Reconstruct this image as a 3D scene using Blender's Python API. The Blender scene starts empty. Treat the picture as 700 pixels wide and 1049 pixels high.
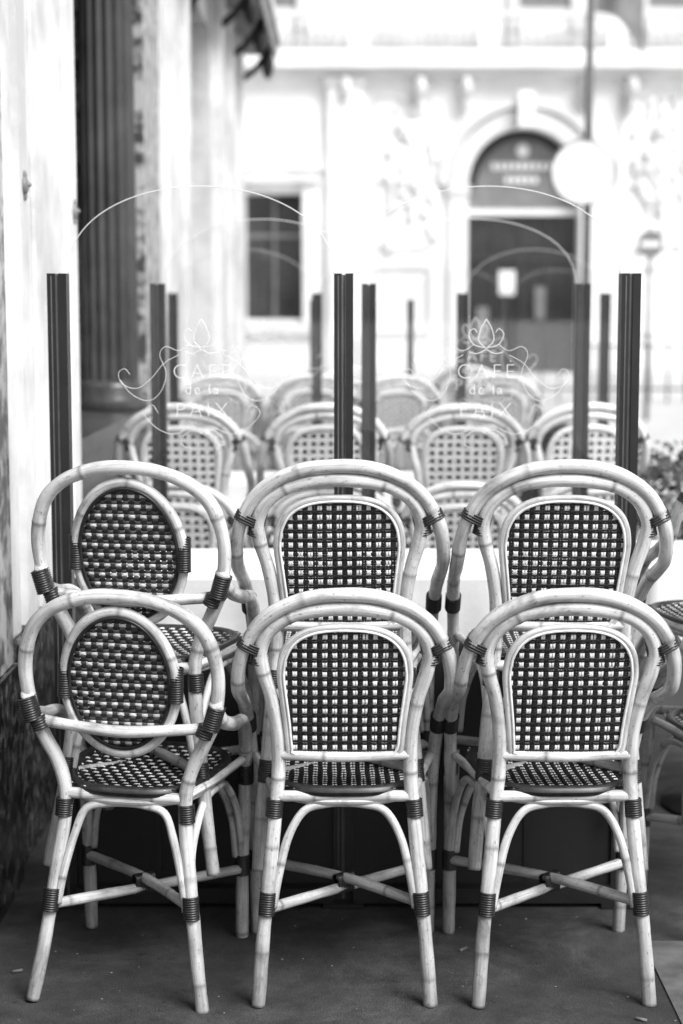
import bpy, math, random
from mathutils import Vector, Matrix
random.seed(7)
scn = bpy.context.scene
scn.view_settings.view_transform = 'Standard'
scn.view_settings.look = 'None'
scn.view_settings.exposure = 0
R = math.radians

# ------------------------------------------------------------------ materials
def new_mat(name):
    m = bpy.data.materials.new(name); m.use_nodes = True
    nt = m.node_tree; b = nt.nodes['Principled BSDF']
    return m, nt, b
def g(v): return (v, v, v, 1)
def ramp(nt, fac, stops):
    r = nt.nodes.new('ShaderNodeValToRGB')
    el = r.color_ramp.elements
    el[0].position, el[0].color = stops[0][0], g(stops[0][1])
    el[1].position, el[1].color = stops[-1][0], g(stops[-1][1])
    for p, c in stops[1:-1]:
        e = el.new(p); e.color = g(c)
    nt.links.new(fac, r.inputs[0]); return r.outputs[0]
def noise(nt, vec, scale, detail=4, rough=.55, dist=0):
    n = nt.nodes.new('ShaderNodeTexNoise')
    n.inputs['Scale'].default_value = scale; n.inputs['Detail'].default_value = detail
    n.inputs['Roughness'].default_value = rough; n.inputs['Distortion'].default_value = dist
    if vec is not None: nt.links.new(vec, n.inputs['Vector'])
    return n.outputs[0]
def mapping(nt, vec, scale=(1,1,1)):
    m = nt.nodes.new('ShaderNodeMapping'); m.inputs['Scale'].default_value = scale
    nt.links.new(vec, m.inputs['Vector']); return m.outputs[0]
def bump(nt, b, h, strength=.3, dist=.01):
    n = nt.nodes.new('ShaderNodeBump'); n.inputs['Strength'].default_value = strength
    n.inputs['Distance'].default_value = dist
    nt.links.new(h, n.inputs['Height']); nt.links.new(n.outputs[0], b.inputs['Normal'])
def mixc(nt, a, bb, fac, mode='MULTIPLY'):
    m = nt.nodes.new('ShaderNodeMix'); m.data_type = 'RGBA'; m.blend_type = mode
    if isinstance(fac, float): m.inputs[0].default_value = fac
    else: nt.links.new(fac, m.inputs[0])
    for s, i in ((a, 6), (bb, 7)):
        if isinstance(s, (float, int)): m.inputs[i].default_value = g(s)
        else: nt.links.new(s, m.inputs[i])
    return m.outputs[2]

def mat_noise(name, lo, hi, scale, rough=.7, bs=.2, bd=.01, metal=0, p0=.35, p1=.65, stretch=(1,1,1)):
    m, nt, b = new_mat(name)
    tc = nt.nodes.new('ShaderNodeTexCoord')
    v = mapping(nt, tc.outputs['Object'], stretch)
    n = noise(nt, v, scale, 6, .6)
    nt.links.new(ramp(nt, n, [(p0, lo), (p1, hi)]), b.inputs['Base Color'])
    b.inputs['Roughness'].default_value = rough; b.inputs['Metallic'].default_value = metal
    if bs > 0: bump(nt, b, noise(nt, v, scale*6, 4), bs, bd)
    return m

def make_bamboo(name, lo, mid, hi):
    m, nt, b = new_mat(name)
    uv = nt.nodes.new('ShaderNodeUVMap'); uv.uv_map = 'UVMap'
    oi = nt.nodes.new('ShaderNodeObjectInfo')
    add = nt.nodes.new('ShaderNodeVectorMath'); add.operation = 'MULTIPLY_ADD'
    cmb = nt.nodes.new('ShaderNodeCombineXYZ')
    for i in range(3): nt.links.new(oi.outputs['Random'], cmb.inputs[i])
    nt.links.new(cmb.outputs[0], add.inputs[0]); add.inputs[1].default_value = (17, 31, 23)
    nt.links.new(uv.outputs[0], add.inputs[2])
    vec = add.outputs[0]
    streak = noise(nt, mapping(nt, vec, (6, 150, 1)), 1.0, 5, .65)
    blot = noise(nt, mapping(nt, vec, (9, 16, 1)), 1.0, 5, .62, .4)
    speck = noise(nt, mapping(nt, vec, (90, 170, 1)), 1.0, 4, .65)
    c1 = ramp(nt, blot, [(.28, lo), (.43, mid), (.62, hi)])
    c2 = mixc(nt, c1, ramp(nt, streak, [(.30, .50), (.54, 1.0)]), .85)
    c3 = mixc(nt, c2, ramp(nt, speck, [(.32, .32), (.40, 1.0)]), .8)
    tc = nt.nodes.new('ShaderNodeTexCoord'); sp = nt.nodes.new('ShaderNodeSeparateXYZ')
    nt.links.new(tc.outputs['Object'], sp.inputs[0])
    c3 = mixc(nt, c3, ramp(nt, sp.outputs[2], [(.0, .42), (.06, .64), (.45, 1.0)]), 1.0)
    at = nt.nodes.new('ShaderNodeAttribute'); at.attribute_name = 'node'
    c4 = mixc(nt, c3, .05, at.outputs['Fac'], 'MIX')
    nt.links.new(c4, b.inputs['Base Color'])
    nt.links.new(ramp(nt, blot, [(.3, .5), (.7, .28)]), b.inputs['Roughness'])
    b.inputs['Coat Weight'].default_value = .25; b.inputs['Coat Roughness'].default_value = .12
    bump(nt, b, streak, .3, .003)
    return m
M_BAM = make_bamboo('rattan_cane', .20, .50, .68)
M_BAML = make_bamboo('overexposed_rattan_cane', .50, .74, .85)  # same cane for the rear rows, overexposed brightness painted into its colour
def mat_strand(name, lo, hi, rough, sc=60):
    m, nt, b = new_mat(name)
    uv = nt.nodes.new('ShaderNodeUVMap'); uv.uv_map = 'UVMap'
    n = noise(nt, mapping(nt, uv.outputs[0], (sc, sc, 1)), 1.0, 3)
    nt.links.new(ramp(nt, n, [(.3, lo), (.65, hi)]), b.inputs['Base Color'])
    b.inputs['Roughness'].default_value = rough
    return m
M_DK = mat_strand('dark_woven_strand', .004, .014, .40)
M_MD = mat_strand('grey_woven_strand', .04, .09, .38)
M_WH = mat_strand('white_woven_strand', .54, .86, .38, 40)
M_WRAP = mat_strand('dark_binding', .006, .022, .40)
M_METAL = mat_noise('dark_painted_metal', .007, .014, 9, .45, .05, .002)
M_METAL2 = mat_noise('grey_metal_channel', .08, .13, 14, .45, .0)
M_KICK = mat_noise('black_panel', .006, .012, 5, .5, .03)
M_STONE = mat_noise('pale_stone', .48, .76, 3.0, .75, .25, .01)
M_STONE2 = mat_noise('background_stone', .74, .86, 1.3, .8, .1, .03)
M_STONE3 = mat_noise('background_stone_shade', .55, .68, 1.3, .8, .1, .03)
M_GRAN = mat_noise('mottled_marble', .05, .40, 14, .35, .0, p0=.42, p1=.58)
M_GRAND = mat_noise('dark_granite', .006, .17, 26, .25, .0, p0=.46, p1=.70)
M_DCOL = mat_noise('dark_column_stone', .03, .065, 4, .3, .05)
M_WIN = mat_noise('window_glass_dark', .015, .035, 2, .06, .0)
M_CLOTH = mat_noise('white_tablecloth', .70, .80, 8, .85, .1, .003)
M_ROAD = mat_noise('road_surface', .40, .50, 3, .8, .2)
M_PAVE2 = mat_noise('far_pavement', .46, .56, 3, .8, .2)
M_LEAF = mat_noise('hedge_leaves', .03, .12, 14, .45, .0)
M_SIGN = mat_noise('white_sign_paint', .76, .84, 5, .4, .0)
M_GREY = mat_noise('grey_paint', .15, .21, 4, .5, .0)
M_PLANT = mat_noise('planter_paint', .05, .08, 6, .5, .05)

# pavement: worn dark asphalt
m, nt, b = new_mat('pavement_asphalt')
tc = nt.nodes.new('ShaderNodeTexCoord'); V = tc.outputs['Object']
big = noise(nt, V, 2.2, 7, .68, .8); mid = noise(nt, V, 16, 6, .7); fine = noise(nt, V, 300, 3, .7)
spots = noise(nt, V, 38, 2, .5)
c = ramp(nt, big, [(.34, .018), (.5, .032), (.64, .060)])
c = mixc(nt, c, ramp(nt, mid, [(.3, .5), (.65, 1.3)]), .9)
c = mixc(nt, c, ramp(nt, fine, [(.36, .4), (.5, 1.0), (.66, 2.3)]), .85)
c = mixc(nt, c, ramp(nt, spots, [(.27, .4), (.31, 1.0)]), .8)
nt.links.new(c, b.inputs['Base Color'])
nt.links.new(ramp(nt, big, [(.3, .8), (.7, .5)]), b.inputs['Roughness'])
bump(nt, b, fine, .6, .003)
M_ASPH = m

# thin clear glass
m = bpy.data.materials.new('clear_glass'); m.use_nodes = True; nt = m.node_tree; nt.nodes.clear()
out = nt.nodes.new('ShaderNodeOutputMaterial'); mx = nt.nodes.new('ShaderNodeMixShader')
tr = nt.nodes.new('ShaderNodeBsdfTransparent'); tr.inputs[0].default_value = g(.98)
gl = nt.nodes.new('ShaderNodeBsdfGlossy'); gl.inputs['Roughness'].default_value = .01
lw = nt.nodes.new('ShaderNodeLayerWeight'); lw.inputs['Blend'].default_value = .5
pw = nt.nodes.new('ShaderNodeMath'); pw.operation = 'POWER'; pw.inputs[1].default_value = 5.0
nt.links.new(lw.outputs['Facing'], pw.inputs[0])
ma = nt.nodes.new('ShaderNodeMath'); ma.operation = 'MULTIPLY_ADD'; ma.inputs[1].default_value = .8; ma.inputs[2].default_value = .055
nt.links.new(pw.outputs[0], ma.inputs[0])
nt.links.new(ma.outputs[0], mx.inputs[0]); nt.links.new(tr.outputs[0], mx.inputs[1]); nt.links.new(gl.outputs[0], mx.inputs[2])
nt.links.new(mx.outputs[0], out.inputs[0]); M_GLASS = m
def etched(name, v, alpha):
    m, nt, b = new_mat(name)
    b.inputs['Base Color'].default_value = g(v); b.inputs['Roughness'].default_value = .5
    b.inputs['Alpha'].default_value = alpha
    return m
M_ETCH = etched('etched_glass_lettering', .85, .45)
M_EDGE = etched('polished_glass_edge', .80, .60)

# ------------------------------------------------------------------ mesh builder
class MB:
    def __init__(s): s.v=[]; s.f=[]; s.m=[]; s.sm=[]; s.uv=[]; s.a=[]; s.mats=[]
    def mi(s, mat):
        if mat not in s.mats: s.mats.append(mat)
        return s.mats.index(mat)
    def add(s, vs, fs, mat, smooth=False, uvs=None, at=None):
        o = len(s.v); i = s.mi(mat)
        s.v += [tuple(v) for v in vs]
        s.uv += uvs if uvs else [(v[0]+v[1]*.37, v[2]+v[1]*.71) for v in vs]
        s.a += at if at else [0.0]*len(vs)
        for f in fs:
            s.f.append(tuple(k+o for k in f)); s.m.append(i); s.sm.append(smooth)
    def box(s, x0,x1,y0,y1,z0,z1,mat):
        vs=[(x0,y0,z0),(x1,y0,z0),(x1,y1,z0),(x0,y1,z0),(x0,y0,z1),(x1,y0,z1),(x1,y1,z1),(x0,y1,z1)]
        s.add(vs,[(0,3,2,1),(4,5,6,7),(0,1,5,4),(1,2,6,5),(2,3,7,6),(3,0,4,7)],mat)
    def ell(s, c, rx, ry, rz, mat, n=12, m=8):
        vs=[];fs=[]
        for j in range(m+1):
            ph=math.pi*j/m
            for i in range(n):
                th=2*math.pi*i/n
                vs.append((c[0]+rx*math.sin(ph)*math.cos(th),c[1]+ry*math.sin(ph)*math.sin(th),c[2]+rz*math.cos(ph)))
        for j in range(m):
            for i in range(n):
                fs.append((j*n+i,(j+1)*n+i,(j+1)*n+(i+1)%n,j*n+(i+1)%n))
        s.add(vs,fs,mat,True)
    def lathe(s, c, prof, mat, n=20, flute=0, fd=0.0):
        vs=[];fs=[]
        for (r,z) in prof:
            for i in range(n):
                th=2*math.pi*i/n
                rr=r*(1-fd*abs(math.sin(th*flute/2))) if flute else r
                vs.append((c[0]+rr*math.cos(th),c[1]+rr*math.sin(th),c[2]+z))
        for j in range(len(prof)-1):
            for i in range(n):
                fs.append((j*n+i,j*n+(i+1)%n,(j+1)*n+(i+1)%n,(j+1)*n+i))
        fs.append(tuple(range(n))[::-1]); k=(len(prof)-1)*n; fs.append(tuple(range(k,k+n)))
        s.add(vs,fs,mat,not flute)
    def build(s, name, parent=None, top=True):
        me = bpy.data.meshes.new(name); me.from_pydata(s.v, [], s.f)
        for mt in s.mats: me.materials.append(mt)
        me.polygons.foreach_set('material_index', s.m)
        me.polygons.foreach_set('use_smooth', s.sm)
        ul = me.uv_layers.new(name='UVMap')
        li = [0]*len(me.loops); me.loops.foreach_get('vertex_index', li)
        flat=[]
        for k in li: flat += [s.uv[k][0], s.uv[k][1]]
        ul.data.foreach_set('uv', flat)
        at = me.attributes.new('node','FLOAT','POINT'); at.data.foreach_set('value', s.a)
        me.update()
        ob = bpy.data.objects.new(name, me); scn.collection.objects.link(ob)
        if parent: ob.parent = parent
        return ob

def catmull(pts, step):
    P=[Vector(p) for p in pts]
    if len(P)==2:
        n=max(2,int((P[1]-P[0]).length/step)); return [P[0].lerp(P[1],i/n) for i in range(n+1)]
    E=[P[0]*2-P[1]]+P+[P[-1]*2-P[-2]]
    out=[]
    for k in range(1,len(E)-2):
        a,b_,c_,d=E[k-1],E[k],E[k+1],E[k+2]
        n=max(2,int((c_-b_).length/step))
        for i in range(n):
            t=i/n
            out.append(.5*((2*b_)+(c_-a)*t+(2*a-5*b_+4*c_-d)*t*t+(3*b_-a-3*c_+d)*t**3))
    out.append(P[-1]); return out

def sweep(mb, pts, r, mat, step=.007, n=12, closed=False, bamboo=True, uoff=0.0):
    P=catmull(pts, step)
    L=[0.0]
    for i in range(1,len(P)): L.append(L[-1]+(P[i]-P[i-1]).length)
    nodes=[]; s=random.uniform(.03,.12)
    while s<L[-1]: nodes.append(s); s+=random.uniform(.14,.34)
    T=[]
    for i in range(len(P)):
        a=P[max(0,i-1)]; b_=P[min(len(P)-1,i+1)]
        if closed and i in (0,len(P)-1): a=P[-2]; b_=P[1]
        T.append((b_-a).normalized())
    up=Vector((0,1,0)) if abs(T[0].y)<.9 else Vector((1,0,0))
    N=(up-T[0]*up.dot(T[0])).normalized()
    vs=[];uvs=[];at=[];fs=[]
    ph=random.uniform(0,6)
    for i,p in enumerate(P):
        if i: N=(N-T[i]*N.dot(T[i])).normalized()
        B=T[i].cross(N)
        nd=0
        if bamboo:
            for q in nodes:
                d=abs(L[i]-q)
                if d<.03: nd=max(nd,math.exp(-(d/.004)**2))
        rr=r*(1+.06*nd+(.035*math.sin(L[i]*27+ph)+.015*math.sin(L[i]*71+ph*2) if bamboo else 0))
        for k in range(n+1):
            th=2*math.pi*k/n
            vs.append(p+(N*math.cos(th)+B*math.sin(th))*rr)
            uvs.append((L[i]+uoff, k/n*.085)); at.append(nd*.7 if bamboo else 0.0)
    w=n+1
    for i in range(len(P)-1):
        for k in range(n): fs.append((i*w+k,i*w+k+1,(i+1)*w+k+1,(i+1)*w+k))
    if not closed:
        fs.append(tuple(range(n))[::-1]); o=(len(P)-1)*w; fs.append(tuple(range(o,o+n)))
    mb.add(vs,fs,mat,True,uvs,at)

def wrap(mb, c, axis, length, r, hwv=None, pitch=.0048, mat=None):
    """cane binding: ribbed coil round one or two canes (stadium section)"""
    mat = mat or M_WRAP
    t=Vector(axis).normalized(); c=Vector(c)
    if hwv: w=Vector(hwv); hw=w.length; w=(w-t*w.dot(t)).normalized()
    else:
        hw=0; w=Vector((0,1,0)) if abs(t.y)<.9 else Vector((1,0,0)); w=(w-t*w.dot(t)).normalized()
    nn=t.cross(w); ribs=max(3,int(length/pitch)); seg=ribs*4; n=14
    vs=[];fs=[];uvs=[]
    for i in range(seg+1):
        s=(i/seg-.5)*length
        rr=r*(.94+.12*abs(math.sin(math.pi*i/4)))
        if i in (0,seg): rr=r*.85
        for k in range(n):
            th=2*math.pi*(k+.5)/n
            sg=1 if math.cos(th)>0 else -1
            vs.append(c+t*s+w*(math.cos(th)*rr+sg*hw)+nn*(math.sin(th)*rr)); uvs.append((s*3+c.x*5,k*.01+c.z))
    for i in range(seg):
        for k in range(n): fs.append((i*n+k,i*n+(k+1)%n,(i+1)*n+(k+1)%n,(i+1)*n+k))
    mb.add(vs,fs,mat,True,uvs)

def weave(mb, inside, box, pu, pv, mapf, cv, ch, split=2, amp=.0016):
    """woven ribbons; box=(u0,u1,v0,v1); cv(i), ch(j) give colour"""
    u0,u1,v0,v1=box
    wr=random.Random(5)
    def rng(fn,a,b_):
        n=160; lo=hi=None
        for k in range(n+1):
            q=a+(b_-a)*k/n
            if fn(q):
                if lo is None: lo=q
                hi=q
        return lo,hi
    def ribbon(fix, lo, hi, width, vertical, idx, mat, pitch):
        n=max(3,int((hi-lo)/(pitch/4)))
        vs=[];fs=[];uvs=[]
        ph=wr.uniform(0,6.28); wob=wr.uniform(.0003,.0008); fix+=wr.uniform(-.0004,.0004)
        for k in range(n+1):
            q=lo+(hi-lo)*k/n
            d=amp*math.cos(math.pi*q/pitch)*(-1 if idx%2 else 1)
            d=max(-amp*.8,min(amp*.8,d*1.4))
            if not vertical: d=-d
            for e,h in ((-1,-.0006),(0,.0007),(1,-.0006)):
                o=fix+e*width/2+wob*math.sin(q*40+ph)
                dd=d+(h if d>=0 else -h)
                vs.append(mapf(o,q,dd) if vertical else mapf(q,o,dd)); uvs.append((o*2+idx*.13,q))
        for k in range(n):
            for e in (0,1): fs.append((k*3+e,k*3+e+1,k*3+e+4,k*3+e+3))
        mb.add(vs,fs,mat,True,uvs)
    for i in range(int(math.floor(u0/pu)),int(math.ceil(u1/pu))+1):
        for s in range(split):
            w=pu*.92/split
            u=i*pu+(s-(split-1)/2)*w*1.02
            lo,hi=rng(lambda q:inside(u,q),v0,v1)
            if lo is None or hi-lo<.01: continue
            ribbon(u,lo,hi,w*.95,True,i,cv(i),pv)
    for j in range(int(math.floor(v0/pv)),int(math.ceil(v1/pv))+1):
        for s in range(split):
            w=pv*.92/split
            v=j*pv+(s-(split-1)/2)*w*1.02
            lo,hi=rng(lambda q:inside(q,v),u0,u1)
            if lo is None or hi-lo<.01: continue
            ribbon(v,lo,hi,w*.95,False,j,ch(j),pu)

# ------------------------------------------------------------------ chairs (local: +y is the sitter's front, away from camera)
RC=.0150
BAM=M_BAM
def yb(z):
    if z<.45: return .055*math.sin(min(1,z/.45)*math.pi/2)
    return .055-(z-.45)*.21
def mir(half):   # half: list from foot to top centre (x>0), mirrored
    return half+[(-x,y,z) for x,y,z in half[:-1][::-1]]

def under(mb, hwr, hwf, zr=.215):
    xr=hwr; xf=hwf
    sweep(mb,[(xr,.024,zr),(0,.215,zr-.008),(-xf,.41,zr-.03)],.0115,BAM)
    sweep(mb,[(-xr,.024,zr-.012),(0,.215,zr-.03),(xf,.41,zr-.04)],.0115,BAM)
    wrap(mb,(0,.215,zr-.02),(1,.9,0),.05,.0125,(0,0,.011))
    for sx in (1,-1):
        wrap(mb,(sx*(xr),.022,zr),(sx*-.08,.12,1),.050,.0172)
        wrap(mb,(sx*xf,.412,zr-.03),(0,-.03,1),.05,.0172)
    sweep(mb,mir([(xr-.012,.026,zr-.01),(xr-.024,.034,zr+.06),(xr-.045,.045,.355),(.085,.052,.408),(.04,.055,.422),(0,.055,.425)]),.0092,BAM)
    sweep(mb,mir([(xf-.014,.405,zr-.01),(xf-.025,.40,.30),(xf-.06,.395,.38),(.06,.39,.42),(0,.39,.425)]),.0088,BAM)
    for sx in (1,-1):
        sweep(mb,[(sx*xr,.035,zr+.01),(sx*(xr-.01),.07,.32),(sx*(xr-.004),.15,.405),(sx*(xr+.01),.23,.42),(sx*(xf-.02),.31,.40),(sx*(xf-.008),.38,.32),(sx*xf,.405,zr-.01)],.0088,BAM)

def seat(mb, hr, hf, cv, ch, pu, pv):
    y0,y1=.045,.425
    def ins(u,v):
        if v<y0 or v>y1: return False
        t=(v-y0)/(y1-y0); hw=hr+(hf-hr)*min(1,t*1.6)
        e=min(v-y0,y1-v); rc=.07
        if e<rc: hw-= rc-math.sqrt(max(0,rc*rc-(rc-e)**2))
        return abs(u)<hw
    def mp(u,v,d): 
        t=(v-.235)/.19
        return (u,v,.458+d-.010*(1-t*t)*(1-(u/.19)**2))
    weave(mb,ins,(-hf,hf,y0,y1),pu,pv,mp,cv,ch)
    rim=[]
    for k in range(41):
        a=2*math.pi*k/40
        cx,sy=math.cos(a),math.sin(a)
        q=(abs(cx)**3.2+abs(sy)**3.2)**(-1/3.2)
        y=.235+.19*q*sy; t=(y-y0)/(y1-y0); hw=hr+(hf-hr)*min(1,t*1.6)
        rim.append((hw*q*cx,y,.452))
    sweep(mb,rim,.0125,M_WRAP,.012,10,True,False)
    sweep(mb,[(x*.97,.235+(y-.235)*.97,.430) for x,y,z in rim],.010,BAM,.01,10,True)

def chairA(name, light=False):
    global BAM
    BAM=M_BAML if light else M_BAM
    mb=MB()
    S=lambda x,z,e=0:(x,yb(z)+.35*x*x+e,z)
    legs=[(.182,-.004,.0),(.172,.016,.14),(.158,.036,.28),(.145,.052,.42),(.139,.050,.50),(.140,.036,.58),S(.153,.66),S(.170,.72),S(.174,.765),S(.154,.808),S(.108,.840),S(.05,.853),S(0,.856)]
    sweep(mb,mir(legs),RC,BAM,uoff=.3)
    hoop=[(.202,.432,0),(.203,.415,.16),(.205,.40,.32),(.209,.375,.44),(.215,.32,.535),(.220,.23,.60),(.223,.13,.64),(.224,.055,.675),(.220,.02,.725),(.205,-.002,.775),(.173,-.018,.825),(.125,-.03,.860),(.065,-.036,.881),(0,-.038,.886)]
    sweep(mb,mir(hoop),RC,BAM)
    for sx in (1,-1):
        wrap(mb,(sx*.1745,.006,.762),(sx*-.22,-.1,1),.060,.0172)
        wrap(mb,(sx*.196,-.001,.772),(sx*-.45,-.1,.9),.022,.0165,(sx*.010,0,.004))
        wrap(mb,(sx*.215,.32,.535),(0,-.5,.6),.05,.0178)
        wrap(mb,(sx*.148,.05,.415),(sx*-.08,.05,1),.040,.0176)
        wrap(mb,(sx*.207,.388,.42),(0,-.2,1),.05,.0178)
        sweep(mb,[(sx*.145,.055,.445),(sx*.17,.2,.447),(sx*.205,.385,.447)],.010,BAM)
    sweep(mb,[(-.142,.052,.44),(.142,.052,.44)],.012,BAM)
    def out(k):
        pts=[]
        for a in range(0,193,12):
            t=R(a) if 0<=a<=180 else None
            if t is None: continue
            c_,s_=math.cos(t),math.sin(t)
            q=(abs(c_)**2.7+abs(s_)**2.7)**(-1/2.7)
            pts.append((k*.134*q*c_, .705+.112*q*s_))
        return pts
    o=out(1)
    pl=[(.108,.530),(.117,.545),(.122,.60),(.129,.66)]+o+[(-.129,.66),(-.122,.60),(-.117,.545),(-.108,.530)]
    pl=pl+[(0,.527),pl[0]]
    sweep(mb,[S(x,z,-.004) for x,z in pl],.0075,BAM,.008,10,True,False)
    pl2=[(x*.945,.665+(z-.665)*.955) for x,z in pl]
    sweep(mb,[S(x,z,-.010) for x,z in pl2],.0030,M_WH,.008,8,True,False)
    sweep(mb,[S(-.138,.533,-.002),S(0,.530,-.006),S(.138,.533,-.002)],.0115,BAM)
    def ins(x,z):
        if z<.535 or z>.815: return False
        if z<.705: return abs(x)<.114+(z-.535)/.17*.017
        return (abs(x)/.131)**2.7+((z-.705)/.108)**2.7<1
    mp=lambda u,v,d:(u,yb(v)+.35*u*u-.004-d,v)
    if light:
        cv=lambda i:M_WH
        ch=lambda j:M_DK if j%2==0 else M_WH
        weave(mb,ins,(-.14,.14,.53,.82),.0150,.0140,mp,cv,ch)
        seat(mb,.145,.172,cv,ch,.0150,.0140)
    else:
        cv=lambda i:M_WH if i%2==0 else M_DK
        ch=lambda j:M_DK
        weave(mb,ins,(-.14,.14,.53,.82),.0104,.0102,mp,cv,ch)
        seat(mb,.145,.172,cv,ch,.0104,.0108)
    under(mb,.163,.204)
    ob=mb.build(name); return ob

def chairB(name):
    global BAM
    BAM=M_BAM
    mb=MB()
    S=lambda x,z,e=0:(x,yb(z)+.35*x*x+e,z)
    legs=[(.185,-.004,.0),(.165,.016,.12),(.147,.036,.26),(.132,.052,.38),(.131,.054,.45),S(.146,.51),S(.170,.56),S(.194,.62),S(.205,.69),S(.201,.75),S(.179,.81),S(.135,.851),S(.07,.876),S(0,.883)]
    sweep(mb,mir(legs),RC,BAM,uoff=.7)
    for sx in (1,-1):
        sweep(mb,[(sx*.200,.012,.66),(sx*.208,.05,.615),(sx*.212,.15,.585),(sx*.208,.27,.56),(sx*.198,.36,.48),(sx*.190,.40,.36),(sx*.184,.415,.18),(sx*.182,.432,0)],RC,BAM)
        wrap(mb,(sx*.197,.018,.628),(sx*.28,-.05,1),.052,.0180,(0,.006,0))
        wrap(mb,(sx*.133,.052,.41),(sx*-.06,.03,1),.040,.0176)
        wrap(mb,(sx*.193,.39,.41),(0,-.2,1),.05,.0178)
        wrap(mb,(sx*.178,.02,.597),(sx*.3,0,.8),.028,.0172)
        wrap(mb,S(sx*.119,.695,0),(0,0,1),.075,.0150)
        sweep(mb,[(sx*.13,.055,.445),(sx*.165,.2,.447),(sx*.192,.385,.447)],.010,BAM)
    sweep(mb,[(-.13,.055,.44),(.13,.055,.44)],.012,BAM)
    ov=[S(.119*math.cos(a*math.pi/16),.694+.156*math.sin(a*math.pi/16)) for a in range(33)]
    sweep(mb,ov,.0112,BAM,.007,12,True)
    sweep(mb,[S(x*.90,.694+(z-.694)*.92,-.007) for x,y,z in ov],.0042,M_WRAP,.008,8,True,False)
    sweep(mb,[S(-.182,.602,.0),S(-.12,.598,-.012),S(0,.592,-.022),S(.12,.598,-.012),S(.182,.602,0)],.0125,BAM)
    ins=lambda x,z:(x/.114)**2+((z-.694)/.151)**2<1
    mp=lambda u,v,d:(u,yb(v)+.35*u*u-d,v)
    cv=lambda i:M_MD
    ch=lambda j:M_WH if j%3==0 else M_DK
    weave(mb,ins,(-.116,.116,.54,.85),.0125,.0072,mp,cv,ch,split=1)
    seat(mb,.135,.165,lambda i:M_DK,ch,.0125,.0085)
    under(mb,.152,.184)
    return mb.build(name)

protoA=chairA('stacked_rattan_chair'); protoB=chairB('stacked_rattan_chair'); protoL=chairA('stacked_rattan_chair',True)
used=set()
def place(proto, x, y, z=0, rot=0, roll=0):
    if proto in used:
        ob=bpy.data.objects.new('stacked_rattan_chair',proto.data); scn.collection.objects.link(ob)
    else: ob=proto; used.add(proto)
    ob.location=(x,y,z); ob.rotation_euler=(0,R(roll),R(rot)); return ob
def stack(proto,x,y,rot=0,r2=0,dx=0,dy=.14,dz=.25,roll=0,roll2=0):
    place(proto,x,y,0,rot,roll)
    a=R(rot); place(proto,x-math.sin(a)*dy+dx,y+math.cos(a)*dy,dz,rot+r2,roll2)
stack(protoB,-.474,3.44,-8,-1,-.004,roll=1.2,roll2=.4)
stack(protoA,.006,3.44,.5,-1,-.004,roll=.1,roll2=-.4)
stack(protoA,.470,3.44,2,-2,.006,roll=.3,roll2=.4)
stack(protoA,1.015,3.80,6,2)
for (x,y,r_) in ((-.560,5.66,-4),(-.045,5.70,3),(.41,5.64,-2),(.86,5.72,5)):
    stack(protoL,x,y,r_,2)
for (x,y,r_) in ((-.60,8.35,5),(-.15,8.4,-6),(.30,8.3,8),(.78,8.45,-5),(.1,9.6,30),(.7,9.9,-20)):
    stack(protoL,x,y,r_,2)

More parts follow.
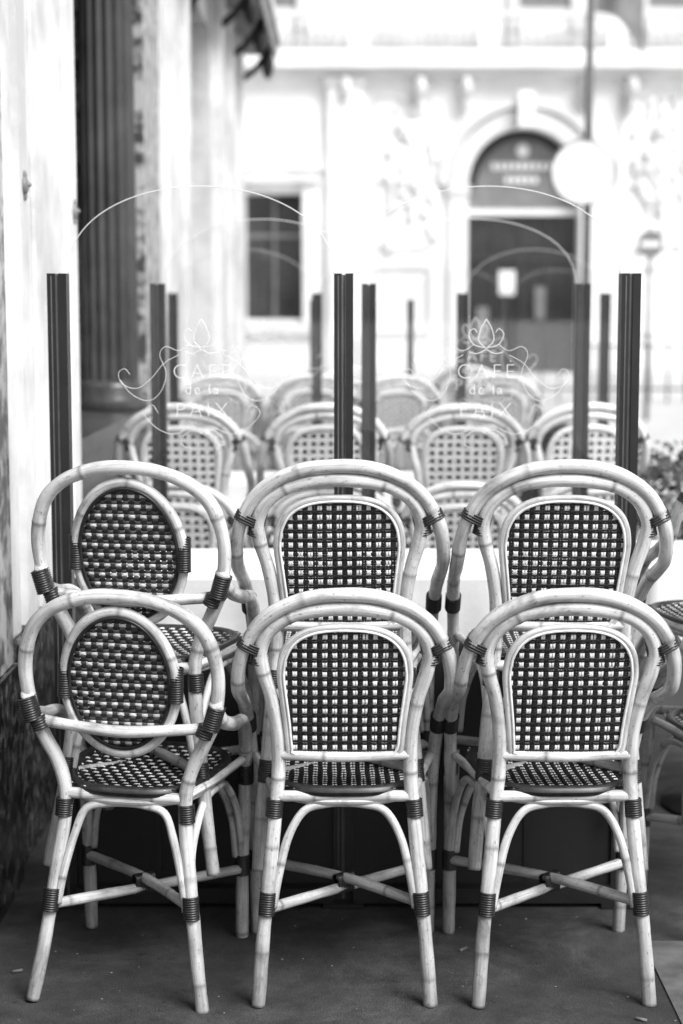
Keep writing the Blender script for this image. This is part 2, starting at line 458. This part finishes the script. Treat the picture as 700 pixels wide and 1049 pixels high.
# ------------------------------------------------------------------ windbreak screens
def arc_pts(x0,x1,zs,h,n=48):
    cx=(x0+x1)/2; hw=(x1-x0)/2
    return [(cx+hw*math.cos(math.pi*k/n), zs+h*math.sin(math.pi*k/n)**.92) for k in range(n+1)]
def screen(Y, posts, ht=1.548, logo=True):
    e=bpy.data.objects.new('glass_windbreak',None); scn.collection.objects.link(e)
    mb=MB()
    for px in posts:
        mb.box(px-.023,px-.004,Y-.024,Y+.024,0,ht,M_METAL)
        mb.box(px+.004,px+.023,Y-.024,Y+.024,0,ht,M_METAL)
        mb.box(px-.0038,px+.0038,Y-.018,Y+.018,0,ht-.003,M_METAL2)
        mb.box(px-.014,px-.0115,Y-.0255,Y-.0242,0.1,ht-.006,M_METAL2)
        mb.box(px-.05,px+.05,Y-.06,Y+.06,0.002,.012,M_METAL)
    mb.build('posts',e)
    kp=MB()
    for a,b_ in zip(posts[:-1],posts[1:]):
        kp.box(a+.0235,b_-.0235,Y-.012,Y+.012,.05,.64,M_KICK)
        kp.box(a+.0235,b_-.0235,Y-.020,Y+.020,.641,.665,M_METAL)
        kp.box(a+.0235,b_-.0235,Y-.05,Y+.03,.012,.0495,M_METAL)
        for q in (.33,.66):
            xx=a+(b_-a)*q
            kp.box(xx-.006,xx+.006,Y-.016,Y-.0125,.06,.63,M_METAL)
    kp.build('kick_panels',e)
    for a,b_ in zip(posts[:-1],posts[1:]):
        x0,x1=a+.024,b_-.024
        arc=arc_pts(x0,x1,ht+.0,.205)
        vs=[(x0,Y,.665),(x1,Y,.665)]+[(x,Y,z) for x,z in arc]
        gm=MB(); gm.add(vs,[tuple(range(len(vs)))],M_GLASS)
        gm.build('glass_pane',e)
        em=MB(); sweep(em,[(x,Y,z) for x,z in arc],.0014,M_EDGE,.02,6,False,False)
        em.build('glass_pane_edge',e)
        if logo:
            cx=(a+b_)/2
            for txt,sz,zz,of in (('CAFÉ',.052,1.298,-.0012),('de la',.034,1.261,-.0002),('PAIX',.052,1.206,-.0012)):
                cu=bpy.data.curves.new('lettering','FONT'); cu.body=txt; cu.size=sz; cu.align_x='CENTER'
                cu.space_character=1.25; cu.extrude=.0004; cu.offset=of
                cu.materials.append(M_ETCH)
                o=bpy.data.objects.new('lettering',cu); scn.collection.objects.link(o)
                o.location=(cx,Y-.002,zz); o.rotation_euler=(R(90),0,0); o.parent=e
            fm=MB()
            for sx in (1,-1):
                def C(l,r=.0009): sweep(fm,[(cx+sx*x,Y-.002,zz) for x,zz in l],r,M_ETCH,.006,6,False,False)
                C([(.055,1.355),(.09,1.335),(.12,1.30),(.155,1.275),(.19,1.285),(.20,1.31),(.185,1.322),(.172,1.308)])
                C([(.195,1.295),(.17,1.262),(.13,1.245),(.10,1.265),(.085,1.31),(.10,1.355),(.085,1.375),(.055,1.365),(.03,1.38)])
                C([(.03,1.18),(.07,1.165),(.11,1.18),(.14,1.215),(.12,1.235),(.105,1.215)])
                C([(0,1.165),(.02,1.175),(.045,1.16),(.05,1.14),(.03,1.13)])
                C([(.0,1.37),(.018,1.39),(.012,1.42),(0,1.44)],.0014)
                C([(.004,1.372),(.03,1.38),(.042,1.405),(.03,1.418),(.022,1.408)],.0013)
                C([(.0,1.368),(.022,1.358),(.04,1.362)],.0013)
            fm.build('etched_flourish',e)
screen(4.08,[-.676,.005,.688])
screen(5.50,[-.591,.088,.776])
screen(8.10,[-.80,-.117,.570,1.25],logo=False)
screen(12.0,[-.20,.485,1.16,1.84],logo=False)

# ------------------------------------------------------------------ tables with cloths
def table(cx,cy,w,d,h=.755):
    mb=MB(); n=10
    mb.box(cx-w/2,cx+w/2,cy-d/2,cy+d/2,h-.012,h,M_CLOTH)
    per=[]
    N=18
    for k in range(N): per.append((cx-w/2+w*k/N,cy-d/2))
    for k in range(N): per.append((cx+w/2,cy-d/2+d*k/N))
    for k in range(N): per.append((cx+w/2-w*k/N,cy+d/2))
    for k in range(N): per.append((cx-w/2,cy+d/2-d*k/N))
    vs=[];fs=[];T=len(per)
    for l in range(6):
        z=h-.006-.04*l*1.15
        for k,(x,y) in enumerate(per):
            o=.003+.006*l*(1+math.sin(k*1.9+cx*7))*.6
            dx,dy=x-cx,y-cy; q=math.hypot(dx,dy)
            vs.append((x+dx/q*o,y+dy/q*o,z))
    for l in range(5):
        for k in range(T): fs.append((l*T+k,l*T+(k+1)%T,(l+1)*T+(k+1)%T,(l+1)*T+k))
    mb.add(vs,fs,M_CLOTH,True)
    mb.lathe((cx,cy,0),[(.2,.0),(.2,.015),(.05,.04),(.025,.08),(.022,h-.03),(.06,h-.014)],M_METAL,16)
    mb.build('cafe_table')
table(-.33,4.72,.60,.60); table(.36,4.72,.60,.60); table(1.15,4.9,.60,.60)
table(-.33,7.2,.6,.6); table(.4,7.2,.6,.6); table(1.5,6.9,.6,.6)

# ------------------------------------------------------------------ left building
BE=14.6
e=bpy.data.objects.new('cafe_building',None); scn.collection.objects.link(e)
w=MB()
w.box(-9,-1.45,-8,BE,0,9.0,M_STONE)
w.build('rear_wall',e)
p=MB()
p.box(-1.449,-.95,-8,BE-.003,4.3,8.79,M_STONE)
p.box(-1.449,-.70,-8,BE+.1,4.15,4.298,M_STONE)
p.box(-1.449,-.60,-8,BE+.1,8.8,9.2,M_STONE)
p.box(-1.449,-.865,4.225,5.50,0.60,4.148,M_STONE)
p.box(-.864,-.850,4.25,4.44,.62,4.1,M_STONE)
p.box(-.864,-.842,4.50,4.62,.62,4.1,M_STONE)
p.box(-.864,-.852,4.78,5.22,.62,4.1,M_STONE)
p.box(-.864,-.842,5.33,5.47,.62,4.1,M_STONE)
p.box(-1.449,-.850,8.10,9.60,.0,4.148,M_STONE)
p.box(-.849,-.82,8.25,8.55,.9,4.1,M_STONE)
p.box(-.849,-.82,9.15,9.45,.9,4.1,M_STONE)
p.box(-1.449,-.85,11.2,BE-.002,0,4.148,M_STONE)
for k in range(3): p.box(-.849,-.79,11.35+k*1.1,11.85+k*1.1,.9,4.1,M_STONE)
p.box(-1.449,-.87,9.603,11.197,3.3,4.148,M_STONE)
p.build('stone_piers',e)
q=MB()
q.box(-1.448,-.830,-8,4.22,.575,2.05,M_GRAN)
q.box(-1.448,-.836,-8,4.22,2.053,4.148,M_STONE)
q.box(-1.448,-.855,7.46,8.097,.0,4.148,M_GRAN)
q.build('marble_piers',e)
d=MB()
d.box(-1.447,-.818,-8,4.235,0,.572,M_GRAND)
d.box(-1.447,-.84,4.238,5.55,0,.597,M_GRAND)
d.box(-1.447,-.875,5.552,7.45,0,.98,M_DCOL)
d.box(-1.447,-.86,5.552,7.448,.982,1.04,M_DCOL)
d.box(-.848,-.80,7.462,9.6,0,.85,M_GRAND)
d.build('granite_plinth',e)
c=MB()
c.lathe((-.990,7.28,1.042),[(.150,0),(.150,.05),(.135,.07),(.140,.10),(.120,.13)],M_DCOL,28)
c.lathe((-.990,7.28,1.172),[(.122,0),(.118,1.2),(.106,2.85)],M_DCOL,144,18,.10)
c.lathe((-.990,7.28,4.0),[(.10,0),(.13,.05),(.14,.14)],M_DCOL,28)
c.build('fluted_column',e)
g_=MB()
for (a,b_) in ((5.5,7.46),(9.6,11.2)):
    g_.box(-1.44,-1.30,a,b_,0.0,4.1,M_WIN)
    g_.box(-1.298,-1.25,a+.02,b_-.02,2.35,2.45,M_GREY)
    g_.box(-1.298,-1.25,(a+b_)/2-.03,(a+b_)/2+.03,1.05,2.345,M_METAL)
    g_.box(-1.298,-1.24,b_-.10,b_-.01,1.05,4.0,M_METAL)
g_.build('shop_windows',e)
o_=MB()
for (yy,zz) in ((4.56,1.79),(5.40,1.77)):
    o_.ell((-.838,yy,zz),.010,.022,.024,M_GREY)
    o_.ell((-.832,yy,zz+.002),.012,.008,.008,M_GREY)
    o_.ell((-.838,yy,zz-.026),.006,.006,.014,M_GREY); o_.ell((-.838,yy,zz+.026),.006,.006,.014,M_GREY)
o_.build('wall_rosettes',e)
a_=MB()
a_.box(-.945,-.54,6,BE+.1,3.62,3.70,M_GREY)
a_.box(-.948,-.51,5.95,BE+.15,3.702,3.80,M_STONE)
for k in range(28):
    yy=6.15+k*.3
    a_.ell((-.545,yy,3.60),.012,.12,.09,M_GREY)
for k in range(7):
    yy=6.3+k*1.3
    sweep(a_,[(-.93,yy,3.1),(-.85,yy,3.3),(-.7,yy,3.42),(-.58,yy,3.6)],.025,M_METAL,.05,8,False,False)
    a_.lathe((-.60,yy,3.34),[(.01,0),(.04,.04),(.055,.12),(.04,.2),(.015,.26)],M_METAL,12)
a_.build('canopy',e)

# ------------------------------------------------------------------ background building, facade at Y=42
e=bpy.data.objects.new('ornate_stone_building',None); scn.collection.objects.link(e)
YB=42.0
def arch_wall(mb,x0,x1,z0,z1,cx,hw,zs,y0,y1,mat):
    mb.box(x0,cx-hw,y0,y1,z0,z1,mat); mb.box(cx+hw,x1,y0,y1,z0,z1,mat)
    n=24; vs=[];fs=[]
    for k in range(n+1):
        t=math.pi*k/n; x=cx+hw*math.cos(t); z=zs+hw*math.sin(t)
        vs+= [(x,y0,z),(x,y0,z1),(x,y1,z),(x,y1,z1)]
    for k in range(n):
        a=k*4;b_=a+4
        fs+=[(a,a+1,b_+1,b_),(a+2,b_+2,b_+3,a+3),(a,b_,b_+2,a+2)]
    mb.add(vs,fs,mat)
def ring(mb,cx,zs,r0,r1,y0,y1,mat,n=32):
    vs=[];fs=[]
    for k in range(n+1):
        t=math.pi*k/n
        for r in (r0,r1):
            for y in (y0,y1): vs.append((cx+r*math.cos(t),y,zs+r*math.sin(t)))
    for k in range(n):
        a=k*4;b_=a+4
        fs+=[(a,b_,b_+2,a+2),(a+2,b_+2,b_+3,a+3),(a,a+1,b_+1,b_)]
    mb.add(vs,fs,mat)
CX,HW,ZS=4.45,1.36,4.55
f=MB()
arch_wall(f,-.95,40,0,16,CX,HW,ZS,YB,YB+.9,M_STONE2)
f.box(-30,-2.35,YB,YB+.9,0,16,M_STONE2)
f.box(-2.35,-.95,YB,YB+.9,4.35,16,M_STONE2); f.box(-2.35,-.95,YB,YB+.9,0,1.3,M_STONE2)
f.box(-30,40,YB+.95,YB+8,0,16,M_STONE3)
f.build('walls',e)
t=MB()
ring(t,CX,ZS,HW+.02,HW+.42,YB-.14,YB-.002,M_STONE3); ring(t,CX,ZS,HW+.50,HW+.72,YB-.22,YB-.002,M_STONE3)
t.box(CX-.18,CX+.18,YB-.4,YB-.225,ZS+HW+.0,ZS+HW+.85,M_STONE2)
for sx in (-1,1):
    for o in (HW+.02,):
        xa=CX+sx*o; xb=CX+sx*(o+.42)
        t.box(min(xa,xb),max(xa,xb),YB-.14,YB-.002,0,ZS-.25,M_STONE2)
        t.box(min(xa,xb)-.05,max(xa,xb)+.05,YB-.2,YB-.003,ZS-.248,ZS-.002,M_STONE3)
for x in (-6.4,-3.6,.1,9.6,12,13.4):
    t.box(x-.42,x+.42,YB-.25,YB-.004,0.9,6.9,M_STONE2)
    t.box(x-.5,x+.5,YB-.32,YB-.005,0,.898,M_STONE3)
    t.box(x-.5,x+.5,YB-.32,YB-.005,6.902,7.1,M_STONE3)
for (a,b_) in ((.75,2.2),(6.75,8.9)):
    for z0,z1 in ((.9,2.6),(3.0,6.7)):
        t.box(a,b_,YB-.06,YB-.006,z0,z0+.09,M_STONE3); t.box(a,b_,YB-.06,YB-.006,z1-.09,z1,M_STONE3)
        t.box(a,a+.09,YB-.06,YB-.006,z0+.092,z1-.092,M_STONE3); t.box(b_-.09,b_,YB-.06,YB-.006,z0+.092,z1-.092,M_STONE3)
for k in range(12):
    z=.6+k*.52
    t.box(-30,-6.9,YB-.05,YB-.006,z,z+.46,M_STONE2)
    t.box(14,40,YB-.05,YB-.006,z,z+.46,M_STONE2)
t.box(-2.65,-2.352,YB-.15,YB-.003,1.2,4.6,M_STONE2); t.box(-.948,-.65,YB-.15,YB-.003,1.2,4.6,M_STONE2)
t.box(-2.75,-.55,YB-.3,YB-.003,4.602,4.9,M_STONE3)
t.box(-2.85,-.45,YB-.2,YB-.003,.95,1.198,M_STONE3)
vs=[(-2.85,YB-.35,4.902),(-.45,YB-.35,4.902),(-1.65,YB-.35,5.65),(-2.85,YB-.003,4.902),(-.45,YB-.003,4.902),(-1.65,YB-.003,5.65)]
t.add(vs,[(0,1,2),(0,2,5,3),(1,4,5,2),(0,3,4,1)],M_STONE2)
t.box(-30,40,YB-.35,YB-.002,7.12,7.30,M_STONE3); t.box(-30,40,YB-.55,YB-.002,7.302,7.60,M_STONE2)
t.box(-30,40,YB-.50,YB-.35,8.45,8.62,M_STONE3); t.box(-30,40,YB-.50,YB-.35,7.602,7.72,M_STONE2)
for k in range(150):
    x=-12+k*.22
    if k%14 in (0,1): t.box(x-.11,x+.11,YB-.51,YB-.33,7.722,8.448,M_STONE2)
    else: t.lathe((x,YB-.43,7.72),[(.05,0),(.075,.18),(.04,.45),(.06,.73)],M_STONE3,8)
for x in (1.9,3.0,5.9,7.0,-3.6,.1):
    t.ell((x,YB-.25,6.85),.16,.30,.28,M_STONE3); t.ell((x,YB-.15,6.5),.12,.15,.22,M_STONE3)
for x in (-1.7,4.9,8.0,11.0):
    t.box(x-.9,x-.62,YB-.12,YB-.003,7.7,11.4,M_STONE3); t.box(x+.62,x+.9,YB-.12,YB-.003,7.7,11.4,M_STONE3)
    t.box(x-.60,x+.60,YB-.03,YB-.003,8.8,11.2,M_GREY)
t.build('mouldings_and_balcony',e)
rl=MB(); rr=random.Random(3)
for cx in (1.5,7.75):
    rl.ell((cx,YB-.02,5.0),.36,.14,.5,M_STONE2,16,10); rl.ell((cx,YB-.06,5.0),.22,.14,.33,M_STONE3,16,10)
    rl.ell((cx,YB-.05,5.85),.2,.16,.24,M_STONE3)
    for k in range(60):
        a=rr.gauss(0,.38); b_=rr.gauss(0,.85)
        s=rr.uniform(.05,.13)
        rl.ell((cx+a,YB-.02,4.9+b_),s*rr.uniform(.6,1.6),s*1.3,s*rr.uniform(.8,2.4),M_STONE3 if k%2==0 else M_STONE2,8,6)
    for k in range(10):
        aa=rr.uniform(0,math.pi*2)
        sweep(rl,[(cx,YB-.08,4.9),(cx+.35*math.cos(aa),YB-.1,4.9+.6*math.sin(aa)),(cx+.5*math.cos(aa+.3),YB-.05,4.9+1.1*math.sin(aa+.3))],.05,M_STONE3,.1,6,False,False)
rl.build('carved_reliefs',e)
wd=MB()
wd.box(-2.35,-.95,YB+.45,YB+.5,1.3,4.35,M_WIN)
wd.box(-1.68,-1.62,YB+.40,YB+.448,1.3,4.35,M_GREY); wd.box(-2.35,-.95,YB+.39,YB+.399,3.3,3.38,M_GREY)
n=24; vs=[(CX,YB+.42,ZS-.55)]
vs+=[(CX+HW*1.02*math.cos(math.pi*k/n),YB+.42,ZS+HW*1.02*math.sin(math.pi*k/n)) for k in range(n+1)]
vs=[(CX+HW*1.02,YB+.42,3.95)]+vs[1:]+[(CX-HW*1.02,YB+.42,3.95)]
wd.add(vs,[tuple(range(len(vs)))],M_GREY)
ring(wd,CX,ZS,HW-.22,HW-.02,YB+.3,YB+.418,M_METAL)
wd.box(CX-HW,CX+HW,YB+.25,YB+.415,3.84,3.98,M_SIGN)
wd.box(CX-HW,CX+HW,YB+.5,YB+.55,0.0,3.84,M_WIN)
for x in (-1.3,-.66,0,.66,1.3):
    wd.box(CX+x-.05,CX+x+.05,YB+.42,YB+.498,0,3.83,M_METAL)
wd.box(CX-HW,CX+HW,YB+.40,YB+.419,2.75,2.85,M_METAL)
wd.box(CX-.55,CX-.15,YB+.36,YB+.399,1.9,2.5,M_SIGN)
wd.box(CX+.35,CX+.6,YB+.36,YB+.399,1.3,2.1,M_GREY); wd.box(CX-1.1,CX-.8,YB+.36,YB+.399,.6,1.6,M_GREY)
for k in range(9): wd.box(CX-.75+k*.17,CX-.75+k*.17+.11,YB+.38,YB+.417,4.95,5.12,M_SIGN)
for k in range(5): wd.box(CX-.42+k*.17,CX-.42+k*.17+.11,YB+.38,YB+.417,4.62,4.78,M_SIGN)
wd.ell((CX,YB+.38,5.42),.16,.05,.16,M_SIGN)
wd.build('doors_and_windows',e)

# ------------------------------------------------------------------ street furniture beyond
s=MB()
s.lathe((2.86,20,0-.13),[(.09,0),(.09,.25),(.055,.35),(.05,2.5),(.045,6.2)],M_PLANT,14)
s.build('flag_pole')
fl=MB(); vs=[];fs=[]
for i in range(9):
    for j in range(6):
        vs.append((2.92+i*.07,20+.06*math.sin(i*.9+j*.3),5.75-j*.17-i*i*.008))
for i in range(8):
    for j in range(5): a=i*6+j; fs.append((a,a+1,a+7,a+6))
fl.add(vs,fs,M_GREY,True); fl.build('flag')
def disc_sign(name,x,y,z,r,face,pole=True,bar=False,rim=False):
    mb=MB(); n=32
    vs=[(x+r*math.cos(2*math.pi*k/n),y-.01+dy,z+r*math.sin(2*math.pi*k/n)) for dy in (0,.025) for k in range(n)]
    mb.add(vs,[tuple(range(n)),tuple(range(2*n-1,n-1,-1))]+[(k,(k+1)%n,n+(k+1)%n,n+k) for k in range(n)],face)
    if bar: mb.box(x-r*.7,x+r*.7,y-.018,y-.011,z-r*.18,z+r*.18,M_SIGN)
    if rim: sweep(mb,[(x+r*math.cos(2*math.pi*k/n),y,z+r*math.sin(2*math.pi*k/n)) for k in range(n+1)],.018,M_GREY,.05,8,True,False)
    if pole: mb.lathe((x,y+.05,-.13),[(.035,0),(.03,z+.13+r)],M_METAL2,10)
    mb.build(name)
disc_sign('round_white_sign',2.78,19.85,3.06,.36,M_SIGN,False,False,True)
disc_sign('no_entry_traffic_sign',4.50,25,2.45,.2,M_GREY,True,True)
rn=MB()
for k in range(40):
    x=3.2+k*.32
    rn.box(x-.015,x+.015,30.0,30.03,-.13,.85,M_METAL)
rn.box(3.1,16,29.99,30.04,.852,.90,M_METAL); rn.box(3.1,16,29.99,30.04,.1,.14,M_METAL)
rn.build('street_railing')

h=MB()
h.box(1.05,1.75,6.0,7.2,0.0,.42,M_PLANT); h.box(1.03,1.77,5.98,7.22,.422,.46,M_PLANT)
h.build('planter_box')
lf=MB(); rr=random.Random(11)
for k in range(5600):
    u,v,w_=rr.uniform(-1,1),rr.uniform(-1,1),rr.uniform(0,1)
    bumpy=.86+.10*math.sin(u*5+1)*math.cos(v*4)+.05*math.sin(u*13+v*9)
    if w_>bumpy: continue
    c_=Vector((1.38+u*.40,6.6+v*.62,.44+w_*.54))
    d1=Vector((rr.gauss(0,1),rr.gauss(0,1),rr.gauss(0,1))).normalized(); d2=d1.cross(Vector((rr.gauss(0,1),rr.gauss(0,1),rr.gauss(0,1)))).normalized()
    l=rr.uniform(.014,.028); b2=l*.45
    lf.add([c_-d1*l,c_+d2*b2,c_+d1*l,c_-d2*b2],[(0,1,2,3)],M_LEAF)
lf.build('hedge')

# ------------------------------------------------------------------ ground
gd=MB(); gd.add([(-300,-300,-.13),(300,-300,-.13),(300,300,-.13),(-300,300,-.13)],[(0,1,2,3)],M_ROAD); gd.build('ground')
pv=MB(); pv.box(-1.5,3.0,-10,27,-.3,0,M_ASPH); pv.build('pavement')
kb=MB()
for k in range(37): kb.box(3.003,3.20,-10+k,-9.008+k,-.3,.004,M_PAVE2)
kb.build('kerb')
fp=MB(); fp.box(-30,40,38,41.6,-.3,0,M_PAVE2); fp.build('far_pavement')
ac=MB(); ac_m=mat_noise('worn_slab',.06,.12,12,.6,.3,.003)
ac.box(.70,1.5,3.28,3.80,.0,.004,ac_m)
ac.build('pavement_slab')
db=MB(); rr=random.Random(23); lt=mat_noise('grit',.06,.20,30,.8,.0)
for k in range(150):
    x=rr.uniform(-.82,1.2); y=3.0+1.0*rr.random()**1.3; s=rr.uniform(.001,.003)
    db.ell((x,y,s*.4),s*rr.uniform(.7,1.6),s*rr.uniform(.7,1.4),s*.5,lt,6,4)
for (x,y,a) in ((-.72,3.62,.4),(.62,3.36,2.6),(.28,3.75,.9)):
    u=Vector((math.cos(a),math.sin(a),0))
    sweep(db,[Vector((x,y,.004))-u*.012,Vector((x,y,.004))+u*.012],.0034,lt,.01,8,False,False)
db.build('pavement_litter')

# ------------------------------------------------------------------ light
sun_dir=Vector((.45,-.50,.76)).normalized()
el=math.asin(sun_dir.z); az=math.atan2(sun_dir.x,sun_dir.y)
w=bpy.data.worlds.new('World'); scn.world=w; w.use_nodes=True; nt=w.node_tree
bg=nt.nodes['Background']; sky=nt.nodes.new('ShaderNodeTexSky'); sky.sky_type='NISHITA'
sky.sun_disc=False; sky.sun_elevation=el; sky.sun_rotation=az
sky.dust_density=4.0; sky.air_density=1.5
bw=nt.nodes.new('ShaderNodeRGBToBW')
nt.links.new(sky.outputs[0],bw.inputs[0]); nt.links.new(bw.outputs[0],bg.inputs[0]); bg.inputs[1].default_value=.15
ld=bpy.data.lights.new('sun','SUN'); ld.energy=5; ld.angle=R(30); lo=bpy.data.objects.new('sun',ld); scn.collection.objects.link(lo)
lo.rotation_euler=sun_dir.to_track_quat('Z','Y').to_euler()

# ------------------------------------------------------------------ camera
cd=bpy.data.cameras.new('camera'); cam=bpy.data.objects.new('camera',cd); scn.collection.objects.link(cam)
cam.location=(0,0,1.455); cam.rotation_euler=(R(90-6.7),0,0)
cd.sensor_fit='VERTICAL'; cd.sensor_height=36; cd.sensor_width=24; cd.lens=59.6; cd.clip_end=1000; cd.clip_start=.05
cd.dof.use_dof=True; cd.dof.focus_distance=3.56; cd.dof.aperture_fstop=2.5
scn.camera=cam
